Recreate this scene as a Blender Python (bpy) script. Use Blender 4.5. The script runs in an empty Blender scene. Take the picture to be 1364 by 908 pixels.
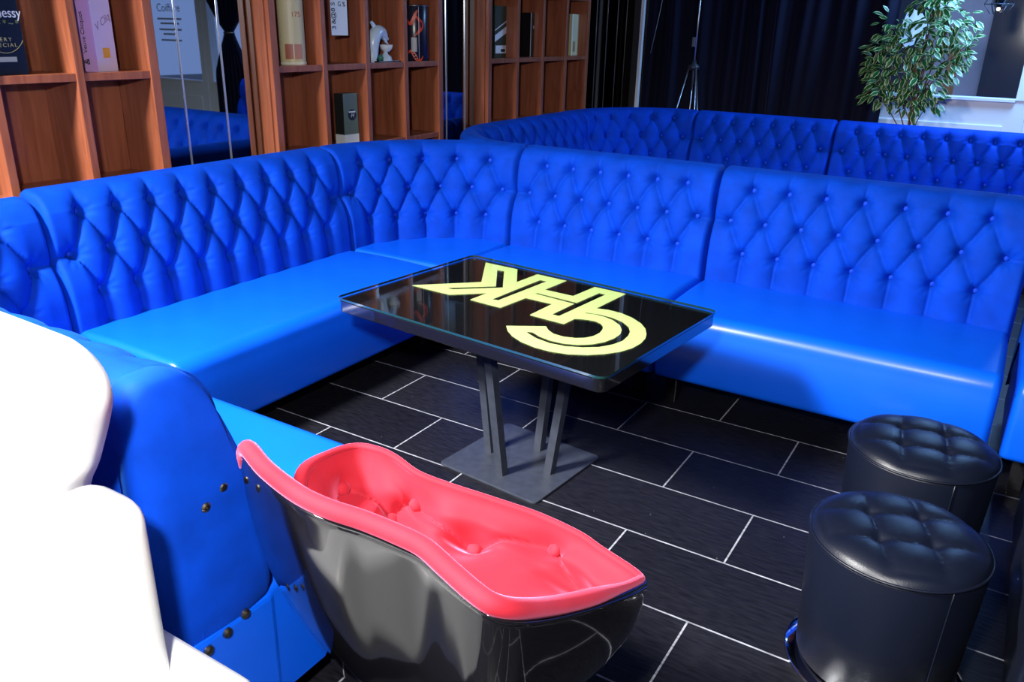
import bpy, bmesh, math, random
from mathutils import Vector, Matrix
random.seed(7)
PI = math.pi
S = bpy.context.scene
COL = S.collection
# ------------------------------------------------------------------ camera
F_PX = 1080.565; PITCH = .369245; ROLL = .0233171; YAW = .54515
cam_d = bpy.data.cameras.new('camera'); cam = bpy.data.objects.new('camera', cam_d); COL.objects.link(cam)
cam_d.sensor_fit = 'HORIZONTAL'; cam_d.sensor_width = 36.0; cam_d.lens = F_PX / 1364 * 36.0
cam_d.clip_start = .05; cam_d.clip_end = 200
rot = Matrix.Rotation(YAW, 3, 'Z') @ Matrix.Rotation(PI/2 - PITCH, 3, 'X') @ Matrix.Rotation(ROLL, 3, 'Z')
cam.matrix_world = Matrix.Translation((0, 0, 1.6)) @ rot.to_4x4()
S.camera = cam
# ------------------------------------------------------------------ world, lights, exposure
S.view_settings.view_transform = 'Standard'; S.view_settings.look = 'None'
S.view_settings.gamma = 1.0; S.view_settings.exposure = 0.0; S.view_settings.use_curve_mapping = False
W = bpy.data.worlds.new('world'); S.world = W; W.use_nodes = True
W.node_tree.nodes['Background'].inputs[0].default_value = (.34, .5, 1.0, 1)
W.node_tree.nodes['Background'].inputs[1].default_value = 1.1

def area(name, loc, target, size, power, col, sy=None):
    l = bpy.data.lights.new(name, 'AREA'); l.energy = power; l.color = col; l.size = size
    if sy: l.shape = 'RECTANGLE'; l.size_y = sy
    o = bpy.data.objects.new(name, l); COL.objects.link(o); o.location = loc
    o.rotation_euler = (Vector(target) - Vector(loc)).to_track_quat('-Z', 'Y').to_euler()
    return o
area('flash_bounce', (-2.75, -.6, 3.15), (-1.65, 1.3, 0), .6, 245, (1, .98, .96)).data.spread = math.radians(100)
area('camera_flash', (-.22, -.12, 1.95), (-.7, 1.9, .5), .12, 84, (1, .98, .95))
area('ceiling_fill', (.4, .3, 2.78), (-.4, 3.2, .2), 1.3, 8, (.93, .96, 1.0))  # added weak ambient fill from above, not an actual ceiling lamp
area('window_frame_fill', (.1, 7.32, 2.72), (-.4, 7.9, 1.0), .9, 130, (.25, .52, 1.0))  # added blue fill to brighten the white window frames, no real fixture
# ------------------------------------------------------------------ material helpers
def mat(name, col, rough=.5, metal=0., coat=0., sheen=0., sheen_tint=None, spec=.5, noise=0., nscale=8, bump=0., bscale=200, emit=None, estr=0, stretch=None, coat_rough=.03):
    m = bpy.data.materials.new(name); m.use_nodes = True
    nt = m.node_tree; b = nt.nodes['Principled BSDF']
    b.inputs['Base Color'].default_value = (*col, 1); b.inputs['Roughness'].default_value = rough
    b.inputs['Metallic'].default_value = metal; b.inputs['Coat Weight'].default_value = coat
    b.inputs['Coat Roughness'].default_value = coat_rough
    b.inputs['Specular IOR Level'].default_value = spec
    if sheen:
        b.inputs['Sheen Weight'].default_value = sheen; b.inputs['Sheen Roughness'].default_value = .35
        b.inputs['Sheen Tint'].default_value = (*(sheen_tint or (1, 1, 1)), 1)
    tc = nt.nodes.new('ShaderNodeTexCoord'); mp = nt.nodes.new('ShaderNodeMapping')
    nt.links.new(tc.outputs['Object'], mp.inputs[0])
    if stretch: mp.inputs['Scale'].default_value = stretch
    if noise:
        n = nt.nodes.new('ShaderNodeTexNoise'); n.inputs['Scale'].default_value = nscale; n.inputs['Detail'].default_value = 4
        nt.links.new(mp.outputs[0], n.inputs['Vector'])
        r = nt.nodes.new('ShaderNodeMapRange'); r.inputs['From Min'].default_value = .3; r.inputs['From Max'].default_value = .7
        r.inputs['To Min'].default_value = 1 - noise; r.inputs['To Max'].default_value = 1 + noise
        nt.links.new(n.outputs['Fac'], r.inputs['Value'])
        mx = nt.nodes.new('ShaderNodeVectorMath'); mx.operation = 'MULTIPLY'; mx.inputs[0].default_value = col
        nt.links.new(r.outputs[0], mx.inputs[1]); nt.links.new(mx.outputs[0], b.inputs['Base Color'])
    if bump:
        n = nt.nodes.new('ShaderNodeTexNoise'); n.inputs['Scale'].default_value = bscale; n.inputs['Detail'].default_value = 3
        nt.links.new(mp.outputs[0], n.inputs['Vector'])
        bp = nt.nodes.new('ShaderNodeBump'); bp.inputs['Strength'].default_value = bump; bp.inputs['Distance'].default_value = .002
        nt.links.new(n.outputs['Fac'], bp.inputs['Height']); nt.links.new(bp.outputs[0], b.inputs['Normal'])
    if emit:
        b.inputs['Emission Color'].default_value = (*emit, 1); b.inputs['Emission Strength'].default_value = estr
    return m

def glass_mat(name, tint=(1, 1, 1), ior=1.5):
    m = bpy.data.materials.new(name); m.use_nodes = True; nt = m.node_tree
    out = nt.nodes['Material Output']; nt.nodes.remove(nt.nodes['Principled BSDF'])
    t = nt.nodes.new('ShaderNodeBsdfTransparent'); t.inputs[0].default_value = (*tint, 1)
    g = nt.nodes.new('ShaderNodeBsdfGlossy'); g.inputs['Roughness'].default_value = .02
    f = nt.nodes.new('ShaderNodeFresnel'); f.inputs[0].default_value = ior
    mx = nt.nodes.new('ShaderNodeMixShader')
    geo = nt.nodes.new('ShaderNodeNewGeometry'); sb = nt.nodes.new('ShaderNodeMath'); sb.operation = 'SUBTRACT'; sb.inputs[0].default_value = 1
    ml = nt.nodes.new('ShaderNodeMath'); ml.operation = 'MULTIPLY'
    nt.links.new(geo.outputs['Backfacing'], sb.inputs[1]); nt.links.new(sb.outputs[0], ml.inputs[0]); nt.links.new(f.outputs[0], ml.inputs[1])
    nt.links.new(ml.outputs[0], mx.inputs[0]); nt.links.new(t.outputs[0], mx.inputs[1]); nt.links.new(g.outputs[0], mx.inputs[2])
    nt.links.new(mx.outputs[0], out.inputs[0])
    return m

VELVET = mat('blue_velvet', (.0004, .047, .47), .75, sheen=.10, sheen_tint=(.04, .25, 1.0), spec=.1, noise=.18, nscale=9, bump=.25, bscale=500)
VELBTN = mat('blue_velvet_button', (.004, .06, .6), .7, sheen=.6, sheen_tint=(.1, .35, 1), spec=.2)
LEATHER = mat('blue_leather', (.001, .10, .78), .34, spec=.5, noise=.05, nscale=5, bump=.12, bscale=260)
WOODCOL = (.43, .105, .032)
def wood_mat():
    m = mat('walnut_veneer', WOODCOL, .38, coat=.15)
    nt = m.node_tree; b = nt.nodes['Principled BSDF']
    tc = nt.nodes.new('ShaderNodeTexCoord'); mp = nt.nodes.new('ShaderNodeMapping'); mp.inputs['Scale'].default_value = (9, 9, .7)
    nt.links.new(tc.outputs['Object'], mp.inputs[0])
    n = nt.nodes.new('ShaderNodeTexNoise'); n.inputs['Scale'].default_value = 3.2; n.inputs['Detail'].default_value = 7; n.inputs['Distortion'].default_value = 1.0
    nt.links.new(mp.outputs[0], n.inputs['Vector'])
    c = nt.nodes.new('ShaderNodeValToRGB'); c.color_ramp.elements[0].position = .3; c.color_ramp.elements[1].position = .72
    c.color_ramp.elements[0].color = (.22, .06, .028, 1); c.color_ramp.elements[1].color = (.37, .115, .055, 1)
    nt.links.new(n.outputs['Fac'], c.inputs[0]); nt.links.new(c.outputs[0], b.inputs['Base Color'])
    return m
WOOD = wood_mat()
def floor_mat():
    m = mat('black_slate_tiles', (.02, .02, .023), .42, spec=.2)
    nt = m.node_tree; b = nt.nodes['Principled BSDF']
    tc = nt.nodes.new('ShaderNodeTexCoord'); mp = nt.nodes.new('ShaderNodeMapping')
    mp.inputs['Location'].default_value = (.879, -2.237, 0)
    nt.links.new(tc.outputs['Object'], mp.inputs[0])
    br = nt.nodes.new('ShaderNodeTexBrick'); br.offset = .5; br.offset_frequency = 2
    br.inputs['Scale'].default_value = 1; br.inputs['Brick Width'].default_value = .684; br.inputs['Row Height'].default_value = .3305
    br.inputs['Mortar Size'].default_value = .0032; br.inputs['Mortar Smooth'].default_value = .15; br.inputs['Bias'].default_value = 0
    br.inputs['Color1'].default_value = (.006, .006, .009, 1); br.inputs['Color2'].default_value = (.010, .010, .014, 1)
    br.inputs['Mortar'].default_value = (.27, .28, .32, 1)
    nt.links.new(mp.outputs[0], br.inputs['Vector'])
    # slate grain and a scatter of pale dust specks
    mp2 = nt.nodes.new('ShaderNodeMapping'); mp2.inputs['Scale'].default_value = (6, 30, 1); nt.links.new(tc.outputs['Object'], mp2.inputs[0])
    n = nt.nodes.new('ShaderNodeTexNoise'); n.inputs['Scale'].default_value = 3; n.inputs['Detail'].default_value = 8
    nt.links.new(mp2.outputs[0], n.inputs['Vector'])
    mr = nt.nodes.new('ShaderNodeMapRange'); mr.inputs['From Min'].default_value = .3; mr.inputs['From Max'].default_value = .7; mr.inputs['To Min'].default_value = .55; mr.inputs['To Max'].default_value = 1.5
    nt.links.new(n.outputs['Fac'], mr.inputs['Value'])
    vm = nt.nodes.new('ShaderNodeVectorMath'); vm.operation = 'SCALE'; nt.links.new(br.outputs['Color'], vm.inputs[0]); nt.links.new(mr.outputs[0], vm.inputs['Scale'])
    vo = nt.nodes.new('ShaderNodeTexVoronoi'); vo.inputs['Scale'].default_value = 14; nt.links.new(tc.outputs['Object'], vo.inputs['Vector'])
    lt = nt.nodes.new('ShaderNodeMath'); lt.operation = 'LESS_THAN'; lt.inputs[1].default_value = .025; nt.links.new(vo.outputs['Distance'], lt.inputs[0])
    mx = nt.nodes.new('ShaderNodeMix'); mx.data_type = 'RGBA'; nt.links.new(lt.outputs[0], mx.inputs['Factor'])
    nt.links.new(vm.outputs[0], mx.inputs['A']); mx.inputs['B'].default_value = (.22, .22, .24, 1)
    nt.links.new(mx.outputs['Result'], b.inputs['Base Color'])
    bp = nt.nodes.new('ShaderNodeBump'); bp.inputs['Strength'].default_value = .35; bp.inputs['Distance'].default_value = .004
    nt.links.new(n.outputs['Fac'], bp.inputs['Height']); nt.links.new(bp.outputs[0], b.inputs['Normal'])
    return m
FLOOR = floor_mat()
BLACKGLOSS = mat('black_lacquer', (.006, .006, .008), .09, coat=1, coat_rough=.03)
BLACKMATT = mat('black_satin_paint', (.008, .008, .01), .45)
BLACKMETAL = mat('black_powder_coated_steel', (.028, .033, .048), .4, noise=.15, nscale=30, bump=.1)
BLACKLEATHER = mat('black_leatherette', (.003, .005, .014), .40, spec=.42, bump=.2, bscale=220)  # blue tint in the base colour stands in for bluish window light
CHROME = mat('chrome', (.8, .82, .86), .08, 1)
BRASS = mat('antique_brass', (.35, .3, .2), .3, 1)
PINK = mat('coral_pink_velvet', (.42, .018, .034), .75, sheen=.6, sheen_tint=(1, .28, .5), spec=.15, noise=.1, nscale=10, bump=.2, bscale=450)
WHITE = mat('white_leather', (.9, .9, .9), .4, bump=.1)
MIRROR = mat('dark_mirror_glass', (.34, .38, .42), .015, 1)
SEAM = mat('bright_bevel_line', (.75, .75, .8), .2, .6)
CURTAIN = mat('black_velvet_curtain', (.006, .007, .02), .8, sheen=.25, sheen_tint=(.2, .25, .7), spec=.1)
FRAME = mat('white_lacquered_frame', (.72, .76, .82), .4)
CLEAR = glass_mat('window_glass')
TABLEGLASS = glass_mat('table_glass', (.97, 1, .98), 1.75)
GLASSEDGE = mat('green_glass_edge', (.008, .035, .038), .12, coat=1)
CEIL = mat('dark_ceiling_paint', (.05, .05, .055), .8)
WALLD = mat('dark_wall_paint', (.03, .03, .04), .7)
LOGO = mat('pale_gold_vinyl', (.70, .80, .32), .4)
GREENBLK = mat('green_black_card', (.008, .03, .022), .35)
# ------------------------------------------------------------------ object helpers
def tag(o, label=None, cat=None, group=None, kind=None):
    if label: o['label'] = label
    if cat: o['category'] = cat
    if group: o['group'] = group
    if kind: o['kind'] = kind
    return o
def thing(name, label, cat, loc=(0, 0, 0), rz=0., group=None):
    o = bpy.data.objects.new(name, None); COL.objects.link(o); o.location = loc; o.rotation_euler = (0, 0, rz)
    o.empty_display_size = .05
    return tag(o, label, cat, group)
def link(name, me, m=None, parent=None, smooth=False, loc=None):
    if m is not None:
        me.materials.clear()
        for x in (m if isinstance(m, (list, tuple)) else [m]): me.materials.append(x)
    if smooth:
        me.polygons.foreach_set('use_smooth', [True] * len(me.polygons))
    o = bpy.data.objects.new(name, me); COL.objects.link(o)
    if parent: o.parent = parent
    if loc: o.location = loc
    return o
def from_bm(name, bm, m, parent=None, smooth=False, loc=None):
    bmesh.ops.recalc_face_normals(bm, faces=bm.faces)
    me = bpy.data.meshes.new(name); bm.to_mesh(me); bm.free()
    return link(name, me, m, parent, smooth, loc)
def add_box(bm, x0, x1, y0, y1, z0, z1, bev=0, seg=2, M=None):
    g = bmesh.ops.create_cube(bm, size=1); v = g['verts']
    bmesh.ops.scale(bm, vec=(x1-x0, y1-y0, z1-z0), verts=v)
    bmesh.ops.translate(bm, vec=((x0+x1)/2, (y0+y1)/2, (z0+z1)/2), verts=v)
    if M is not None: bmesh.ops.transform(bm, matrix=M, verts=v)
    if bev:
        e = set(x for q in v for x in q.link_edges)
        bmesh.ops.bevel(bm, geom=list(e), offset=bev, segments=seg, profile=.6, affect='EDGES')
def boxo(name, b, m, parent=None, bev=.003, seg=2, M=None, smooth=False):
    bm = bmesh.new(); add_box(bm, *b, bev=bev, seg=seg, M=M); return from_bm(name, bm, m, parent, smooth)
def add_tube(bm, pts, r, n=10, closed=False, cap=True):
    pts = [Vector(p) for p in pts]; rs = r if isinstance(r, (list, tuple)) else [r]*len(pts)
    N = len(pts); rings = []
    prev = None
    for i, p in enumerate(pts):
        a = pts[(i-1) % N] if (closed or i > 0) else p; b = pts[(i+1) % N] if (closed or i < N-1) else p
        t = (b - a).normalized()
        if prev is None:
            up = Vector((0, 0, 1)) if abs(t.z) < .9 else Vector((1, 0, 0)); x = t.cross(up).normalized()
        else:
            x = (prev - t * prev.dot(t)).normalized()
        prev = x; y = t.cross(x)
        rings.append([bm.verts.new(p + (x*math.cos(2*PI*k/n) + y*math.sin(2*PI*k/n)) * rs[i]) for k in range(n)])
    for i in range(N if closed else N-1):
        A = rings[i]; B = rings[(i+1) % N]
        for k in range(n): bm.faces.new((A[k], A[(k+1) % n], B[(k+1) % n], B[k]))
    if cap and not closed: bm.faces.new(rings[0]); bm.faces.new(rings[-1][::-1])
def tubeo(name, pts, r, m, parent=None, n=10, closed=False):
    bm = bmesh.new(); add_tube(bm, pts, r, n, closed); return from_bm(name, bm, m, parent, True)
def add_lathe(bm, prof, n=32, c=(0, 0)):
    rings = []
    for r, z in prof:
        if r < 1e-6: rings.append([bm.verts.new((c[0], c[1], z))])
        else: rings.append([bm.verts.new((c[0] + r*math.cos(2*PI*k/n), c[1] + r*math.sin(2*PI*k/n), z)) for k in range(n)])
    for A, B in zip(rings, rings[1:]):
        for k in range(n):
            q = (k+1) % n
            if len(A) == 1 and len(B) == 1: continue
            if len(A) == 1: bm.faces.new((A[0], B[q], B[k]))
            elif len(B) == 1: bm.faces.new((A[k], A[q], B[0]))
            else: bm.faces.new((A[k], A[q], B[q], B[k]))
def latheo(name, prof, m, parent=None, n=32, c=(0, 0), smooth=True, loc=None):
    bm = bmesh.new(); add_lathe(bm, prof, n, c); return from_bm(name, bm, m, parent, smooth, loc)
def grid_mesh(bm, rows, close_u=False):
    """rows: list of lists of Vector"""
    V = [[bm.verts.new(p) for p in r] for r in rows]
    for i in range(len(V) - (0 if close_u else 1)):
        A = V[i]; B = V[(i+1) % len(V)]
        for k in range(len(A)-1): bm.faces.new((A[k], A[k+1], B[k+1], B[k]))
    return V
def prism(name, pts, M, depth, m, parent=None):
    """flat outline in local xy extruded along local z by depth, placed by M"""
    bm = bmesh.new()
    a = [bm.verts.new(M @ Vector((p[0], p[1], 0))) for p in pts]; b = [bm.verts.new(M @ Vector((p[0], p[1], depth))) for p in pts]
    bm.faces.new(a); bm.faces.new(b[::-1])
    for i in range(len(pts)): j = (i+1) % len(pts); bm.faces.new((a[i], a[j], b[j], b[i]))
    return from_bm(name, bm, m, parent)
def lettering(name, txt, size, M, m, parent, ext=.0006, sx=1., shear=0., space=1.):
    cu = bpy.data.curves.new(name, 'FONT'); cu.body = txt; cu.size = size; cu.extrude = ext; cu.align_x = 'CENTER'; cu.align_y = 'CENTER'
    cu.shear = shear; cu.space_character = space
    o = bpy.data.objects.new('tmp', cu); COL.objects.link(o)
    bpy.context.view_layer.update()
    me = bpy.data.meshes.new_from_object(o.evaluated_get(bpy.context.evaluated_depsgraph_get()))
    bpy.data.objects.remove(o); me.name = name
    me.transform(Matrix.Scale(sx, 4, (1, 0, 0))); me.transform(M)
    return link(name, me, m, parent)
def frame(origin, xdir, ydir):
    x = Vector(xdir).normalized(); y = Vector(ydir).normalized(); z = x.cross(y)
    M = Matrix((x, y, z)).transposed().to_4x4(); M.translation = Vector(origin); return M
def copy_tree(o, parent=None):
    c = o.copy(); COL.objects.link(c); c.parent = parent
    for ch in list(o.children): copy_tree(ch, c)
    return c
def lerp(a, b, t): return a + (b-a)*t
def sstep(a, b, x):
    t = min(1, max(0, (x-a)/(b-a))); return t*t*(3-2*t)
# ================================================================== ROOM
XW = -3.60            # back of the shelf wall
XM = -3.43            # dark mirror plane
YW = 7.80             # window wall plane
def struct(o): o['kind'] = 'structure'; return o
struct(boxo('floor', (XW-.1, 5.2, -3.2, YW+.25, -.1, 0), FLOOR, bev=0))
struct(boxo('ceiling', (XW-.1, 5.2, -3.2, YW+.25, 3.4, 3.5), CEIL, bev=0))
struct(boxo('wall_left', (XW-.1, XW, -3.2, YW+.1, 0, 3.4), WALLD, bev=0))
struct(boxo('wall_right', (5.1, 5.2, -3.2, YW+.1, 0, 3.4), WALLD, bev=0))
struct(boxo('wall_near', (XW-.1, 5.2, -3.3, -3.2, 0, 3.4), WALLD, bev=0))
struct(boxo('wall_far', (XW-.1, -1.30, YW, YW+.1, 0, 3.4), WALLD, bev=0))
# far shopfront: white frame, lower white panels, panes
def window(n, x0, x1, zs=1.14):
    w = struct(boxo('window_%d' % n, (x0, x1, YW, YW+.1, 0, zs), FRAME, bev=.004))
    boxo('window_frame', (x0, x0+.09, YW-.01, YW+.11, zs, 3.4), FRAME, w)
    boxo('window_frame', (x1-.09, x1, YW-.01, YW+.11, zs, 3.4), FRAME, w)
    boxo('window_frame', (x0+.09, x1-.09, YW-.01, YW+.11, 2.55, 3.4), FRAME, w)
    boxo('window_sill', (x0+.09, x1-.09, YW-.03, YW+.11, zs-.015, zs+.01), FRAME, w)
    boxo('pane', (x0+.09, x1-.09, YW+.04, YW+.046, zs+.01, 2.55), CLEAR, w, bev=0)
    boxo('raised_panel', (x0+.14, x1-.14, YW-.012, YW, .25, zs-.2), FRAME, w, bev=.006)
    return w
window(1, -1.30, -.02)
window(2, 0.03, 1.60)
window(3, 1.65, 2.84, .80)
w4 = window(4, 2.89, 5.10, .80)
DECAL = mat('pale_blue_window_lettering', (.5, .6, .75), .5)
lettering('window_lettering', 'Coiffure', .15, frame((3.62, YW+.05, 1.74), (-1, 0, 0), (0, 0, 1)), DECAL, w4)
for k, (hw, zz) in enumerate(((.26, 1.60), (.20, 1.54), (.24, 1.46), (.16, 1.40), (.22, 1.32))):
    boxo('window_stripe', (3.62-hw, 3.62+hw, YW+.048, YW+.050, zz-.012, zz+.012), DECAL, w4, bev=0)
struct(boxo('trim_1', (-.02, .03, YW+.01, YW+.09, 0, 3.4), FRAME, bev=.002))
struct(boxo('trim_2', (1.60, 1.65, YW+.01, YW+.09, 0, 3.4), FRAME, bev=.002))
struct(boxo('trim_3', (2.84, 2.89, YW+.01, YW+.09, 0, 3.4), FRAME, bev=.002))
# white corner strip
struct(boxo('trim_4', (-3.235, -3.205, 7.49, 7.53, 0, 3.4), mat('white_plastic_strip', (.8, .82, .9), .4), bev=.003))
# ------------------------------------------------------------------ display shelves
def shelf_unit(y0, y1, label, levels=(.10, .48, .935, 1.385, 1.845, 2.30), top=2.72):
    xf = -3.32; xb = -3.565; th = .045
    t = thing('display_shelf', label, 'shelf', (xf, (y0+y1)/2, 0), group=None)
    h = (y1-y0)/2; d = xb - xf
    boxo('side_panel', (d, 0, -h, -h+th, 0, top), WOOD, t); boxo('side_panel', (d, 0, h-th, h, 0, top), WOOD, t)
    boxo('side_fillet', (-.055, -.025, -h-.012, -h, 0, top), WOOD, t)
    boxo('back_panel', (d-.012, d, -h+th, h-th, 0, top), WOOD, t, bev=0)
    boxo('top_panel', (d, 0, -h+th, h-th, top-.04, top), WOOD, t)
    inner = 2*h - 2*th; cw = (inner - 3*.035) / 4
    for k in range(3):
        yy = -h + th + cw*(k+1) + .035*k
        boxo('divider', (d, -.0, yy, yy+.035, .0, top-.04), WOOD, t)
    for z in levels:
        for k in range(4):
            yy = -h + th + (cw+.035)*k
            boxo('shelf_board', (d, -.006, yy+.0006, yy+cw-.0006, z-.032, z), WOOD, t, bev=.002)
    t['cw'] = cw
    return t, [y0 + th + (cw+.035)*k for k in range(4)], cw
u1, c1, w1 = shelf_unit(.98, 2.405, 'walnut cubby shelf nearest the camera, holding the black cognac box and pink champagne box')
u2, c2, w2 = shelf_unit(3.065, 4.525, 'middle walnut cubby shelf, holding the dolphin figurine and cream whisky tube')
u3, c3, w3 = shelf_unit(5.065, 6.63, 'farthest walnut cubby shelf, beside the black curtain end of the wall')
for u in (u1, u2, u3): del u['cw']
# dark mirror panels between the shelves with bright bevel lines
def mirror(y0, y1, seams, label, m=MIRROR):
    t = thing('wall_mirror', label, 'mirror', (XM, (y0+y1)/2, 0))
    c = (y0+y1)/2
    boxo('mirror_pane', (-.012, 0, y0-c, y1-c, 0.02, 3.36), m, t, bev=0)
    for s in seams: boxo('bevel_strip', (0, .004, s-c-.004, s-c+.004, .02, 3.36), SEAM, t, bev=0)
    boxo('backing_board', (XW-XM+.001, -.012, y0-c, y1-c, 0.02, 3.36), BLACKMATT, t, bev=0)
mirror(2.41, 3.05, (2.60, 2.84), 'dark mirror between the nearest and the middle walnut shelves')
mirror(4.53, 5.05, (4.71, 4.93), 'dark mirror between the middle and the farthest walnut shelves')
DARKPANEL = mat('black_glass_panel', (.05, .05, .06), .06, 1)
SEAMD = mat('dull_bevel_line', (.16, .16, .18), .3, .5)
t = thing('wall_cladding', 'black glossy cladding with thin vertical lines between the farthest shelf and the curtain', 'wall panel', (XM, 7.1, 0))
boxo('cladding_panel', (-.012, 0, -.465, .69, .02, 3.36), DARKPANEL, t, bev=0)
boxo('backing_board', (XW-XM+.001, -.012, -.465, .69, .02, 3.36), BLACKMATT, t, bev=0)
for s in (6.80, 6.98, 7.2, 7.42, 7.62): boxo('bevel_strip', (0, .003, s-7.1-.003, s-7.1+.003, .02, 3.36), SEAMD, t, bev=0)
# ================================================================== BUTTONED SOFAS
ROWS = (.585, .735, .885)
def back_profile(H=.985, thick=.22):
    """(y, z, tuft weight, is_front) from the seat seam over the roll and down the back; y+ is towards the back"""
    P = []
    for i in range(64):
        z = lerp(.40, H-.085, i/63); s = (z-.42)/(H-.5)
        y = .085*s - .022*math.sin(PI*min(1, max(0, s)))
        P.append((y, z, 1.0))
    y0 = P[-1][0]; r = .075; ys = y0 + r
    for i in range(1, 13):
        a = PI*(i/12)*.5
        P.append((ys - r*math.cos(a), H-.085 + .085*math.sin(a), max(0, 1 - i/9)))
    yb = thick
    for i in range(1, 7):
        a = PI/2*i/6
        P.append((max(ys, yb-.06) + .055*math.sin(a)*.99, H - .055*(1-math.cos(a)), 0))
    P.append((max(ys, yb-.06)+.055, .5, 0)); P.append((max(ys, yb-.06)+.055, .13, 0))
    return P
def tuft(u, z, L, n):
    s = L/n; p = u/s - .5; q = (z - ROWS[1])/(ROWS[1]-ROWS[0])
    qc = max(-1, min(1, q)); pc = max(0, min(n-1, p))
    a = pc + qc/2; b = pc - qc/2
    sa = abs(math.sin(PI*a)); sb = abs(math.sin(PI*b))
    f = (sa*sb)
    h = f**.30 if f > 1e-9 else 0
    if q > 1: h = lerp(h, 1, sstep(1.0, 2.2, q)*.65)
    if q < -1: h = lerp(h, 1, sstep(-1.3, -2.6, q)*.5)
    # dimple and small gathers round each button
    best = 9; bx = bz = 0
    for r in (-1, 0, 1):
        off = .5 if r else 0
        k = round(p - off) + off
        k = max(off if r else 0, min(n-1-off, k))
        dx = (p-k)*s; dz = (q-r)*(ROWS[1]-ROWS[0]); d = math.hypot(dx, dz)
        if d < best: best = d; bx = dx; bz = dz
    ang = math.atan2(bz, bx)
    g = math.sin(9*ang + u*5) * math.exp(-((best-.032)/.020)**2) * .0032
    return .046*h + .032*(1-math.exp(-(best/.025)**2)) - .010*math.exp(-(best/.013)**2) - .032 + g
def button_pos(L, n):
    s = L/n; out = []
    for r in (-1, 0, 1):
        for k in range(n if r == 0 else n-1):
            out.append(((k + (.5 if r == 0 else 1.0))*s, ROWS[1] + r*(ROWS[1]-ROWS[0])))
    return out
def build_back(path, L, n, nu, H=.985, thick=.22):
    """path(u)->(point, outward-back normal) on the seam line. Returns mesh, list of (pos, front normal) for buttons"""
    P = back_profile(H, thick); rows = []; e = .028
    N = len(P)
    for i in range(nu+1):
        u = L*i/nu
        # denser samples at the two ends
        u = L*(i/nu)
        d = min(u, L-u); inset = e*(1-math.sqrt(max(0, 1-(1-min(1, d/e))**2))) if d < e else 0
        pt, nb = path(u); r = []
        for j, (y, z, w) in enumerate(P):
            a = P[max(0, j-1)]; b = P[min(N-1, j+1)]
            ty, tz = b[0]-a[0], b[1]-a[1]; l = math.hypot(ty, tz) or 1
            ny, nz = -tz/l, ty/l            # towards the seat / upwards
            disp = -inset
            if w > 0: disp += w * tuft(u, min(z, H-.01), L, n)*min(1, d/.02+.3)
            yy = y + ny*disp; zz = z + nz*disp
            r.append(pt + nb*yy + Vector((0, 0, zz)))
        rows.append(r)
    bm = bmesh.new(); V = grid_mesh(bm, rows)
    bm.faces.new(V[0]); bm.faces.new(V[-1][::-1])
    bmesh.ops.recalc_face_normals(bm, faces=bm.faces)
    me = bpy.data.meshes.new('backrest'); bm.to_mesh(me); bm.free()
    me.polygons.foreach_set('use_smooth', [len(p.vertices) < 5 for p in me.polygons])
    me.materials.append(VELVET)
    bts = []
    for (u, z) in button_pos(L, n):
        pt, nb = path(u)
        s = (z-.42)/(H-.5); y = .085*s - .022*math.sin(PI*s)
        bts.append((pt + nb*(y + .020) + Vector((0, 0, z)), -nb))
    return me, bts
def button_mesh():
    bm = bmesh.new(); add_lathe(bm, [(0, .007), (.006, .0062), (.0105, .003), (.012, 0), (.010, -.004)], 14)
    bmesh.ops.recalc_face_normals(bm, faces=bm.faces)
    me = bpy.data.meshes.new('button'); bm.to_mesh(me); bm.free(); me.materials.append(VELBTN)
    me.polygons.foreach_set('use_smooth', [True]*len(me.polygons)); return me
BUTTON = button_mesh()
def put_buttons(bts, parent):
    for p, nrm in bts:
        o = bpy.data.objects.new('button', BUTTON); COL.objects.link(o); o.parent = parent
        o.matrix_local = Matrix.Translation(p) @ nrm.to_track_quat('Z', 'Y').to_matrix().to_4x4()
def seat_straight(L, D=.63):
    """section extruded along x, rounded ends; local front is -y"""
    prof = [(.02, .13)]
    prof += [(.02, .43), (.0, .447)]
    for k in range(1, 12): t = k/12; prof.append((lerp(0, -(D-.06), t), .449 + .008*math.sin(PI*t)))
    for k in range(0, 9): a = PI/2*k/8; prof.append((-(D-.06) - .06*math.sin(a), .45-.06+.06*math.cos(a)))
    for k in range(1, 10): t = k/10; prof.append((-D - .012*math.sin(PI*t), lerp(.39, .16, t)))
    for k in range(0, 5): a = PI/2*k/4; prof.append((-D+.03*(1-math.cos(a)), .16-.03*math.sin(a)))
    cy, cz = -.3, .29; rows = []; e = .03; g = .006
    us = [g + e*(1-math.cos(PI/2*k/6)) for k in range(7)]
    us = us + [lerp(g+e, L-g-e, k/12) for k in range(1, 12)] + [L - x for x in us[::-1]]
    for u in us:
        d = min(u-g, L-g-u); ins = e*(1-math.sqrt(max(0, 1-(1-min(1, max(0, d)/e))**2)))
        r = []
        for (y, z) in prof:
            yy = y + (ins if y < cy else 0) ; zz = z - (ins if z > .4 else 0) 
            r.append(Vector((u, yy, zz)))
        rows.append(r)
    bm = bmesh.new(); V = grid_mesh(bm, rows)
    for i in range(len(V)-1): bm.faces.new((V[i][0], V[i+1][0], V[i+1][-1], V[i][-1]))
    bm.faces.new(V[0]); bm.faces.new(V[-1][::-1])
    bmesh.ops.recalc_face_normals(bm, faces=bm.faces)
    me = bpy.data.meshes.new('seat'); bm.to_mesh(me); bm.free()
    me.polygons.foreach_set('use_smooth', [len(p.vertices) < 5 for p in me.polygons]); me.materials.append(LEATHER)
    return me
def sofa_legs(t, spots):
    for (x, y) in spots: boxo('leg', (x-.025, x+.025, y-.025, y+.025, 0, .14), BLACKGLOSS, t, bev=.002)
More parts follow.
